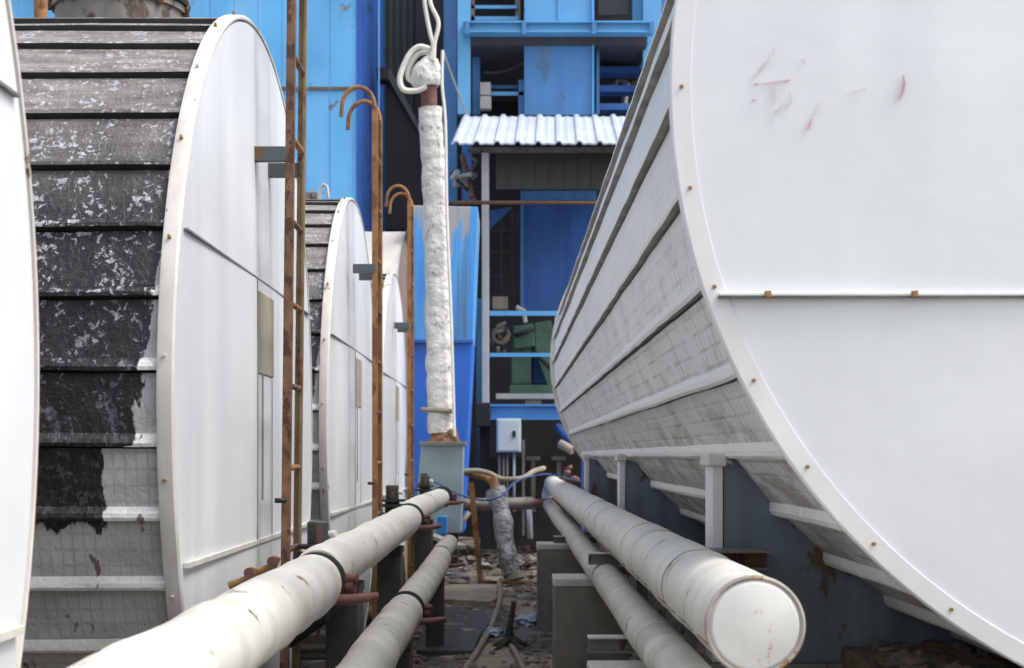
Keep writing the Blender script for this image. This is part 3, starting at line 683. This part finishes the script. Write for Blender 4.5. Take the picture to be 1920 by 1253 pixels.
st = empty('tree_stump', at_ground(958, 1214), 'small dark stake with splayed roots in the alley', 'stake')
st['_loc'] = tuple(st.location); sp = at_ground(958, 1214)
m = MB().tube([sp + Vector((.0, 0, -.1)), sp + Vector((-.01, 0, .12)), sp + Vector((.02, 0, .30))], [.05, .026, .016], 10, lump=.2)
m.build('stem', M('dark_wood', (.05, .045, .035), .9, var=.5, vs=10), st)
for k in range(5):
    a = k * 1.3; MB().tube([sp + Vector((0, 0, .06)), sp + Vector((.12 * math.cos(a), .12 * math.sin(a), 0)), sp + Vector((.20 * math.cos(a), .2 * math.sin(a), -.05))], [.02, .015, .006], 6).build('root', bpy.data.materials['dark_wood'], st)
def crumple(name, c, s, m, label, cat, seed=0, fl=.5):
    b_ = MB(); bmesh.ops.create_icosphere(b_.bm, subdivisions=3, radius=1)
    for v_ in b_.bm.verts:
        n = v_.co.normalized(); k = 1 + .55 * noise.noise(n * 2.1 + Vector((seed, 0, 0))) + .25 * noise.noise(n * 6 + Vector((seed, 4, 0)))
        v_.co = Vector(c) + Vector((n.x * s, n.y * s * 1.2, n.z * s * fl)) * k
    return tag(b_.build(name, m, sharp=20), label, cat)
crumple('plastic_bag', at_ground(996, 1172, .03), .12, blue_silver, 'crumpled silver-blue plastic bag beside the farther pillar', 'bag', 1)
crumple('plastic_bag', at_ground(928, 1196, .02), .07, blue_silver, 'small crumpled bluish bag beside the floor hose', 'bag', 5)
crumple('sandbag', at_ground(640, 1150, .02), .16, conc_pale, 'pale lump of concrete under the large left pipe', 'lump', 9)
# rubble: nobody could count it
b = MB()
def rock(c, s):
    g = bmesh.ops.create_icosphere(b.bm, subdivisions=1, radius=1); q = random.random() * 50
    sx, sy, sz = (random.uniform(.6, 1.5) for _ in range(3)); rot = Matrix.Rotation(random.random() * 6, 3, 'Z')
    for v_ in g['verts']:
        n = v_.co.copy(); k = 1 + .5 * noise.noise(n * 1.5 + Vector((q, 0, 0)))
        v_.co = Vector(c) + rot @ Vector((n.x * sx, n.y * sy, n.z * sz * .6)) * s * k
for k in range(1500):
    y = random.uniform(5.2, 19.5); x = random.uniform(-.95, 1.0)
    if random.random() < .25: x = random.choice((-.75, .25)) + random.gauss(0, .12)
    rock((x, y, ground_z(x, y)), random.choice((.012, .02, .02, .03, .05)))
for k in range(90):
    y = random.uniform(14.5, 19); x = random.uniform(-.9, .5); rock((x, y, ground_z(x, y)), random.uniform(.06, .13))
for k in range(500):
    x = random.uniform(.9, 3.4); y = random.uniform(3.6, 6.0); rock((x, y, ground_z(x, y)), random.choice((.015, .02, .03, .045)))
tag(b.build('rubble', stone_m), 'loose stones and rubble scattered on the alley floor', 'rubble', kind='stuff')
b = MB(); nx, ny = 60, 40; x0, x1, y0, y1 = 1.02, 3.6, 4.0, 5.2
gv = [[b.bm.verts.new((x0 + (x1 - x0) * i / nx, y0 + (y1 - y0) * j / ny, -.685 + (.03 + .05 * math.exp(-((j / ny - .4) / .25) ** 2)) + .05 * noise.noise(Vector((i * .35, j * .3, 2))) - (.25 if i in (0, nx) or j in (0, ny) else 0))) for i in range(nx + 1)] for j in range(ny + 1)]
for j in range(ny):
    for i in range(nx): b.face([gv[j][i], gv[j][i + 1], gv[j + 1][i + 1], gv[j + 1][i]], True)
tag(b.build('soil', soil, sharp=60), 'low ridge of brown soil in front of the nearest saddle', 'soil', kind='stuff')

# ---------------------------------------------------------------- far tank and blue silo
ft = empty('rusty_tank', (-1.2, 18.4, -1.3), 'beige horizontal tank with dull brown end, beyond the four white ones', 'tank')
fq = lambda t, r, u: (-1.2 + u, 18.4 - r * math.cos(t), .42 + r * math.sin(t))
MB().lathe([(0, 0), (2.35, 0), (2.35, -.03), (0, -.03)], fq, 96).build('end_cap', brown_cap, ft)
MB().lathe([(2.39, -.01), (2.40, -.05), (2.36, -.05), (2.35, -.01)], fq, 96, True).build('rim', M('rim_brown', (.13, .09, .08), .7), ft)
MB().lathe([(2.36, -.05), (2.36, -5)], fq, 96).lathe([(2.36, -5), (0, -5)], fq, 96).build('barrel', beige, ft)
silo_top_m, t_, b_ = nodes('silo_shell')
p_ = t_.nodes.new('ShaderNodeNewGeometry').outputs['Position']
s_ = t_.nodes.new('ShaderNodeSeparateXYZ'); t_.links.new(p_, s_.inputs[0])
c_ = mix(t_, ramp(t_, noise_n(t_, mapped(t_, p_, (4, 4, .5)), 1.2, 5), .35, .65), (.055, .28, .74), (.12, .42, .80))
f_ = math_n(t_, 'ADD', s_.outputs[2], ramp(t_, noise_n(t_, mapped(t_, p_, (6, 6, .8)), 1.0, 6, .65), .35, .65, -.75, .5))
c_ = mix(t_, ramp(t_, f_, 2.58, 2.75, 0, .9), c_, (.40, .36, .32))
g_ = ramp(t_, noise_n(t_, mapped(t_, p_, (9, 9, .35), (2, 0, 0)), 1.0, 5, .6), .58, .68, 0, .8)
c_ = mix(t_, g_, c_, (.09, .15, .18)); t_.links.new(c_, b_.inputs['Base Color']); b_.inputs['Roughness'].default_value = .5
si = empty('blue_silo', P(835, 1000, 17.2), 'bright blue faded steel silo behind the wrapped pipe', 'silo')
def ppoly(poly, d, th, name, m, par): return MB().prism(poly, d, th).build(name, m, par, bevel=.01)
ppoly([(772, 385), (896, 388), (886, 640), (776, 640)], 17.2, 1.2, 'upper_shell', silo_top_m, si)
ppoly([(772, 642), (886, 642), (868, 1000), (772, 1000)], 17.2, 1.2, 'lower_shell', M('silo_lower_blue', (.03, .16, .68), .45, var=.15, vs=1.5, rust=.1, rust_col=(.05, .12, .3)), si)
ppoly([(770, 636), (887, 636), (887, 644), (770, 644)], 17.16, .03, 'band', blue_dk, si)
# ---------------------------------------------------------------- blue building on the left
LB = 20.2
bl = empty('blue_shed', P(300, 1000, LB), 'light blue steel shed with rust seams behind the left-hand tanks', 'shed')
xr = P(668, 0, LB).x; 
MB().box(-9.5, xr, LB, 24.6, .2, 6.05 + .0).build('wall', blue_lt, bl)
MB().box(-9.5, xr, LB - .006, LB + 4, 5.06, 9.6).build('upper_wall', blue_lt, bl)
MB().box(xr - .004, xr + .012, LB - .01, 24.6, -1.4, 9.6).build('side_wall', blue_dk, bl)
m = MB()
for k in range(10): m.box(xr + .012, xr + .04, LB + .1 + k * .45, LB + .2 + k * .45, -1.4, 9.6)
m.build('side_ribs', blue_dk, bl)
MB().box(-9.5, xr, LB - .03, LB - .006, 5.03, 5.07).build('rust_seam', M('seam_rust', (.12, .18, .24), .8, var=.4, vs=6, rust=.8, rust_col=(.20, .12, .06), rs=5), bl)
MB().box(-9.5, xr, LB, LB + .5, -1.4, .2).build('plinth', dark, bl)
m = MB()
for k in range(24): m.box(-9.4 + k * .33, -9.385 + k * .33, LB - .012, LB + .01, 2.4, 9.5)
m.build('panel_ribs', blue_lt, bl)
MB().pbox(74, 84, -200, 60, LB - .1, .08).build('post', blue_dk, bl)
dw = empty('dark_wall', P(760, 1000, 24.6), 'dark grey corrugated wall between the two blue buildings', 'wall')
m = MB().box(P(700, 0, 24.7).x, P(850, 0, 24.7).x, 24.7, 25, -1.5, 11)
for k in range(9): x = P(716 + k * 13, 0, 24.6).x; m.box(x, x + .055, 24.63, 24.72, -1.5, 11)
m.build('cladding', dark_wall, dw)
ch = empty('shadow_panel', P(750, 400, 22.5), 'black sloping panel added as the diagonal shadow above the beige tank', 'shadow_panel')
MB().prism([(722, 140), (732, 138), (790, 250), (790, 430), (722, 430)], 22.2, .5).build('body', dark, ch)  # added dark sheet standing in for a diagonal shadow on the wall
MB().prism([(720, 134), (732, 130), (795, 250), (790, 256)], 22.1, .7).build('cover', dark_wall, ch)
tag(MB().prism([(706, 125), (724, 125), (724, 150), (706, 150)], 21.8, .3).build('floodlight', black_m, bevel=.02), 'small dark lamp box on the corner of the shed side', 'lamp')

# ---------------------------------------------------------------- process building on the right
D0 = 20.5
pb = empty('process_building', P(1050, 1000, D0), 'blue open steel-framed building at the end of the alley', 'building')
def B(name, m, boxes, bevel=0, label=None):
    k = MB()
    for q in boxes: k.pbox(*q)
    return k.build(name, m, pb, bevel, label)
for q in ((858, 882, -260, 214, D0, .16), (1206, 1240, -260, 214, D0 + .3, .2), (1186, 1204, -260, 90, D0 + .6, .2)): B('column', blue_frame, [q])
B('column', blue_mid, [(832, 856, -260, 380, D0 + .9, .3)]); B('column', blue_dk, [(866, 884, 270, 380, D0 + .5, .2)]); B('column', blue_mid, [(886, 900, 82, 214, D0 + .7, .2)])
B('column', blue_mid, [(893, 914, 560, 885, D0 + .3, .15)])
k = MB(); k.pbox(868, 1225, 42, 57, D0 - .15, .12); k.pbox(868, 1225, 39, 42, D0 - .22, .24); k.pbox(868, 1225, 57, 60, D0 - .22, .24); k.build('floor_beam', blue_frame, pb)
for x in (876, 983, 1114, 1222):
    B('beam_joint', blue_mid, [(x - 4, x + 4, 40, 64, D0 - .25, .05)])
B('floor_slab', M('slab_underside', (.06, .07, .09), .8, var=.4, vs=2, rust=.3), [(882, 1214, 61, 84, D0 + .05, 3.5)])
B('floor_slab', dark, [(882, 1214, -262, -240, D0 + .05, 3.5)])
B('wall_panel', blue_frame, [(983, 1047, -240, 39, D0 + .1, .06), (1049, 1112, -240, 39, D0 + .1, .06)]); B('panel_trim', blue_lt, [(1046, 1050, -240, 38, D0 + .08, .05), (1110, 1114, -240, 214, D0 + .06, .05)])
B('wall_panel', blue_mid, [(983, 1111, 85, 216, D0 + .1, .06)])
B('wall_panel', blue_dk, [(980, 1118, 362, 582, D0 + .2, .06)]); B('panel_trim', blue_mid, [(976, 982, 358, 582, D0 + .15, .06), (982, 1118, 358, 375, D0 + .15, .05)])
MB().prism([(1000, 84), (1034, 84), (1030, 135), (1022, 160), (1016, 130), (1006, 128)], D0 + .095, .01).build('water_stain', M('stain_grey', (.09, .22, .42), .7, var=.4, vs=3, streak=.7, streak_col=(.16, .17, .17), ss=5), pb)
B('light_block_wall', dark, [(780, 1500, -260, 1010, D0 + 3.4, .2)])  # dark wall added behind the bays to block sky light
B('side_wall', blue_mid, [(1236, 1500, -260, 1010, D0 + .6, .2)])
B('rail', blue_frame, [(884, 972, 10, 16, D0 + .3, .03)]); B('rail', blue_frame, [(884, 972, 31, 38, D0 + .3, .03)])
B('post', steel, [(883, 890, -40, 38, D0 + .3, .04)]); B('post', steel, [(966, 976, -40, 39, D0 + .35, .05)])
B('rail', blue_frame, [(900, 982, 172, 179, D0 + .4, .03)]); B('rail', blue_mid, [(920, 970, 160, 166, D0 + 1.0, .03)]); B('post', blue_mid, [(972, 982, 150, 214, D0 + .4, .05)])
B('window_void', M('smoky_grey', (.07, .075, .08), .3, var=.6, vs=1.5), [(1122, 1184, -6, 28, D0 + .9, .05)])
# stair treads
for y, dd in ((97, 1.3), (131, .9), (166, .6), (200, .3)):
    B('stair_tread', blue_dk, [(1124, 1200, y - 6, y + 6, D0 + dd, .28)])
B('stair_stringer', blue_lt, [(1190, 1204, 84, 128, D0 + 1.5, .05)]); B('stair_stringer', blue_mid, [(1118, 1124, 84, 214, D0 + .3, 1.4)])
B('bay_fleck', conc_pale, [(1170, 1180, 110, 150, D0 + 2.2, .1)]); B('bay_fleck', orange_rust, [(1183, 1190, 145, 162, D0 + 2, .1)])  # pale piece stands in for a small patch of white light
k = MB().tube([P(1152, 162, D0 + 2), P(1160, 146, D0 + 2), P(1176, 158, D0 + 2), P(1170, 195, D0 + 2)], .05, 10); k.build('bay_fleck', conc_pale, pb)  # pale curl, more of the bay's white light given a shape
# small switch box on rail
sb = empty('switch_box', P(909, 204, D0 + .3), 'small pale cabinet behind the rail above the canopy', 'cabinet')
MB().pbox(900, 920, 154, 178, D0 + .33, .15).pbox(900, 921, 180, 204, D0 + .33, .15).build('body', conc_pale, sb, bevel=.01)
# sagging cable in left bay
hose('cable', [(905, 136, D0 + 1), (945, 134, D0 + 1), (982, 118, D0 + .6)], .02, steel, 'sagging cable in the dark bay above the canopy', 'cable')

# canopy
ca = empty('canopy', P(1000, 760, 18.6), 'white corrugated canopy roof on a grey post in front of the blue building', 'canopy')
m = MB(); XA = P(848, 0, 18.2).x; XB = P(1330, 0, 18.2).x; za = P(0, 272, 18.2).z; zb_ = P(0, 220, 20.4).z
n = 0; x = XA; pitch = .255; prof = []
while x < XB:
    prof += [(x, 0), (x + .03, .035), (x + .06, .035), (x + .09, 0), (x + .13, 0), (x + .165, .008), (x + .2, 0)]; x += pitch
rows = [[m.bm.verts.new((xx + (yy - 18.2) * .03, yy, zz + h)) for xx, h in prof] for yy, zz in ((18.2, za), (18.2, za - .0), (20.45, zb_))][1:]
for i in range(len(prof) - 1): m.face([rows[0][i], rows[0][i + 1], rows[1][i + 1], rows[1][i]])
o = m.build('roof_sheet', canopy_m, ca); sl = o.modifiers.new('Solid', 'SOLIDIFY'); sl.thickness = .02; sl.offset = -1
m = MB(); fz0, fz1 = P(0, 355, 18.9).z, P(0, 276, 18.9).z
x = P(930, 0, 18.9).x
while x < P(1300, 0, 18.9).x:
    m.box(x, x + .155, 18.9, 18.93, fz0, fz1 + .02); m.box(x + .155, x + .18, 18.88, 18.93, fz0 - .0, fz1 + .02); x += .18
m.build('drop_panel', M('dark_drop_panel', (.05, .05, .048), .5, var=.15, vs=2), ca)
MB().pbox(880, 1300, 276, 286, 18.7, .06).build('rafter', steel, ca)
MB().pbox(903, 917, 286, 756, 18.6, .1).build('post', grey_post, ca, bevel=.01)
MB().pbox(1200, 1214, 286, 756, 18.6, .1).build('post', grey_post, ca, bevel=.01)
MB().tube([P(846, 380, 18.4), P(1250, 381, 18.4)], .024, 10).build('tie_pipe', M('brown_pipe', (.16, .075, .05), .7, var=.3), ca)
# clutter under the eave by the wrapped pipe
hc = empty('hanging_hoses', P(870, 380, 19), 'dark tangle of pipework under the left end of the canopy', 'pipework')
random.seed(3)
for i in range(9):
    a = P(random.uniform(846, 896), random.uniform(280, 350), 19 + random.random()); c = P(random.uniform(846, 896), random.uniform(320, 378), 19 + random.random()); mid = (a + c) / 2 + Vector((random.uniform(-.15, .15), 0, random.uniform(-.1, .1)))
    MB().tube([a, mid, c], random.uniform(.02, .04), 8).build('pipe', random.choice((steel, black_m, rusty, grey_post)), hc)

# platform under the canopy
pf = empty('platform', P(980, 1000, 19), 'blue steel platform with railings under the canopy', 'platform')
MB().pbox(915, 1240, 762, 784, 18.55, .12).pbox(915, 1240, 758, 762, 18.5, .22).pbox(915, 1240, 784, 787, 18.5, .22).build('edge_beam', blue_mid, pf)
MB().pbox(890, 920, 756, 800, 18.5, .3).build('corner_bracket', dark, pf, bevel=.01)
MB().box(P(915, 0, 18.7).x, 3.2, 18.75, 21.4, P(0, 762, 18.7).z, P(0, 758, 18.7).z).build('deck', steel, pf)
MB().pbox(930, 1240, 738, 748, 18.9, .2).build('toe_beam', conc_pale, pf)
MB().pbox(918, 1130, 583, 592, 18.62, .04).build('rail', blue_frame, pf); MB().pbox(918, 1130, 662, 669, 18.62, .04).build('rail', blue_frame, pf)
MB().pbox(1040, 1046, 583, 760, 18.64, .04).build('rail_post', blue_frame, pf)
MB().pbox(985, 1015, 748, 760, 18.95, .2).build('pad', tan, pf)
for x in (900, 1090): MB().pbox(x, x + 18, 800, 1030, 18.7, .2).build('leg', dark if x < 1000 else blue_dk, pf)
gm = empty('green_machine', P(1000, 738, 19.6), 'green pump machine on the platform behind the blue rail', 'machine')
MB().pbox(955, 1100, 722, 740, 19.2, .9).build('bed', green_m, gm, bevel=.01)
MB().pbox(958, 996, 640, 722, 19.3, .6).build('body', green_m, gm, bevel=.02)
MB().prism([(962, 612), (1000, 606), (1004, 650), (962, 655)], 19.2, .5).build('head', green_m, gm, bevel=.02)
MB().prism([(1002, 606), (1032, 600), (1044, 640), (1040, 722), (1026, 722), (1004, 660)], 19.25, .3).build('guard', green_m, gm, bevel=.01)
MB().pbox(998, 1060, 668, 722, 19.6, .4).build('motor', blue_dk, gm, bevel=.02)
MB().tube([P(1002, 660, 19.1), P(1042, 700, 19.1)], .03, 8).tube([P(965, 630, 19.1), P(1000, 618, 19.1)], .03, 8).build('brace', dark, gm)
MB().tube([P(968, 575, 19.2), P(974, 580, 19.2), P(982, 582, 19.2), P(985, 605, 19.2)], [.03, .035, .03, .03], 10).build('nozzle', conc_pale, gm)
MB().lathe([(.07, -.02), (.10, -.02), (.10, .02), (.07, .02)], lambda t, r, u: tuple(P(940, 628, 19.1) + Vector((r * 1.2 * math.cos(t), u, r * 1.2 * math.sin(t)))), 24, True).build('handwheel', steel, gm)
random.seed(5)
for i in range(7):
    a = P(random.uniform(922, 955), random.uniform(595, 660), 19.3); MB().tube([a, a + Vector((random.uniform(-.12, .15), .1, random.uniform(-.12, .12)))], random.uniform(.02, .045), 8).build('fitting', random.choice((steel, rusty, tan)), gm)
tag(MB().pbox(923, 952, 556, 580, 20.2, .3).build('carton', tan, bevel=.01), 'brown carton in the dark opening behind the rail', 'carton')
tag(MB().prism([(919, 395), (960, 388), (919, 428)], 20.0, .08).build('gusset_plate', blue_dk), 'dark blue triangular gusset beside the canopy post', 'plate')
m = MB(); 
for x in (938, 958, 968): m.pbox(x, x + 5, 395, 580, 20.9, .08)
for y in (430, 470, 515): m.pbox(920, 972, y, y + 7, 21.1, .08)
tag(m.build('pipe_rack', M('rack_dark', (.045, .04, .038), .7, var=.4)), 'dim steel rack in the dark opening left of the deep blue panel', 'rack')
# electric cabinet hanging below the platform
ec = empty('electric_cabinet', P(954, 850, 18.4), 'pale grey electric cabinet hanging below the blue platform', 'cabinet')
MB().pbox(931, 977, 785, 848, 18.35, .2).build('body', panel_pale, ec, bevel=.008); MB().pbox(934, 974, 788, 845, 18.335, .015).build('door', panel_pale, ec, bevel=.004)
MB().pbox(961, 967, 808, 820, 18.32, .02).build('handle', black_m, ec)
for x in (936, 944, 951, 964): MB().tube([P(x, 848, 18.45), P(x, 960, 18.45)], .018, 8).build('conduit', grey_post if x == 964 else steel, ec)
tag(MB().pbox(979, 984, 825, 1005, 18.4, .04).build('conduit_pole', steel), 'thin grey conduit standing right of the electric cabinet', 'pole')
bw = tag(MB().pbox(900, 1260, 858, 1030, 19.6, .25).build('brick_wall', brickm), 'low sooty brick wall under the platform', 'wall')
ib = empty('pump_base', P(1020, 900, 18.9), 'row of dark steel pedestals in front of the sooty brick wall', 'pedestal')
for x in (1000, 1048):
    MB().pbox(x - 13, x + 13, 856, 863, 18.9, .2).build('plate', steel, ib); MB().pbox(x - 4, x + 4, 863, 960, 18.95, .08).build('stem', steel, ib)
random.seed(11)
rv = empty('red_valve_cluster', P(1075, 900, 17.6), 'cluster of small reddish valves right of the right-hand pipe ends', 'valve')
for i in range(8):
    a = P(random.uniform(1048, 1094), random.uniform(878, 912), 17.6 + random.random() * .3)
    MB().tube([a, a + Vector((random.uniform(.05, .12), 0, random.uniform(-.05, .05)))], random.uniform(.02, .04), 10).build('body', redox, rv)
hose('cable', [(1046, 800, 18.5), (1062, 822, 18.2), (1080, 838, 17.8)], .05, blue_hose, 'dark blue hose hanging under the platform by the big tank', 'hose')
tag(MB().tube([P(1050, 832, 17.9), P(1074, 845, 17.8)], .055, 10).build('joint', tan), 'dull yellow pipe joint under the far end of the big tank', 'joint')
# low clutter far end of the alley
random.seed(21)
for i in range(14):
    px = random.uniform(850, 1010); y = random.uniform(1000, 1066); c = at_ground(px, y + 25, .05)
    crumple('debris_lump', c, random.uniform(.06, .15), random.choice((steel, conc_pale, stone_m, dark_conc, stone_m)), 'lump of scrap debris at the far end of the alley floor', 'debris', i * 3)['group'] = 'lumps of debris at the far end of the alley'
pr = empty('pipe_riser', P(980, 1010, 17.8), 'grey standpipe behind the foil-wrapped pipe', 'pipe')
MB().tube([P(992, 950, 17.9), P(994, 1010, 17.9)], .035, 10).build('pipe', grey_post, pr)
MB().tube([P(850, 1005, 17), P(880, 960, 17)], .03, 10).build('brace', steel, pr)

for o in bpy.data.objects:
    if '_loc' in o: del o['_loc']
    if o.parent is None and 'label' in o and 'kind' not in o: o['kind'] = 'thing'
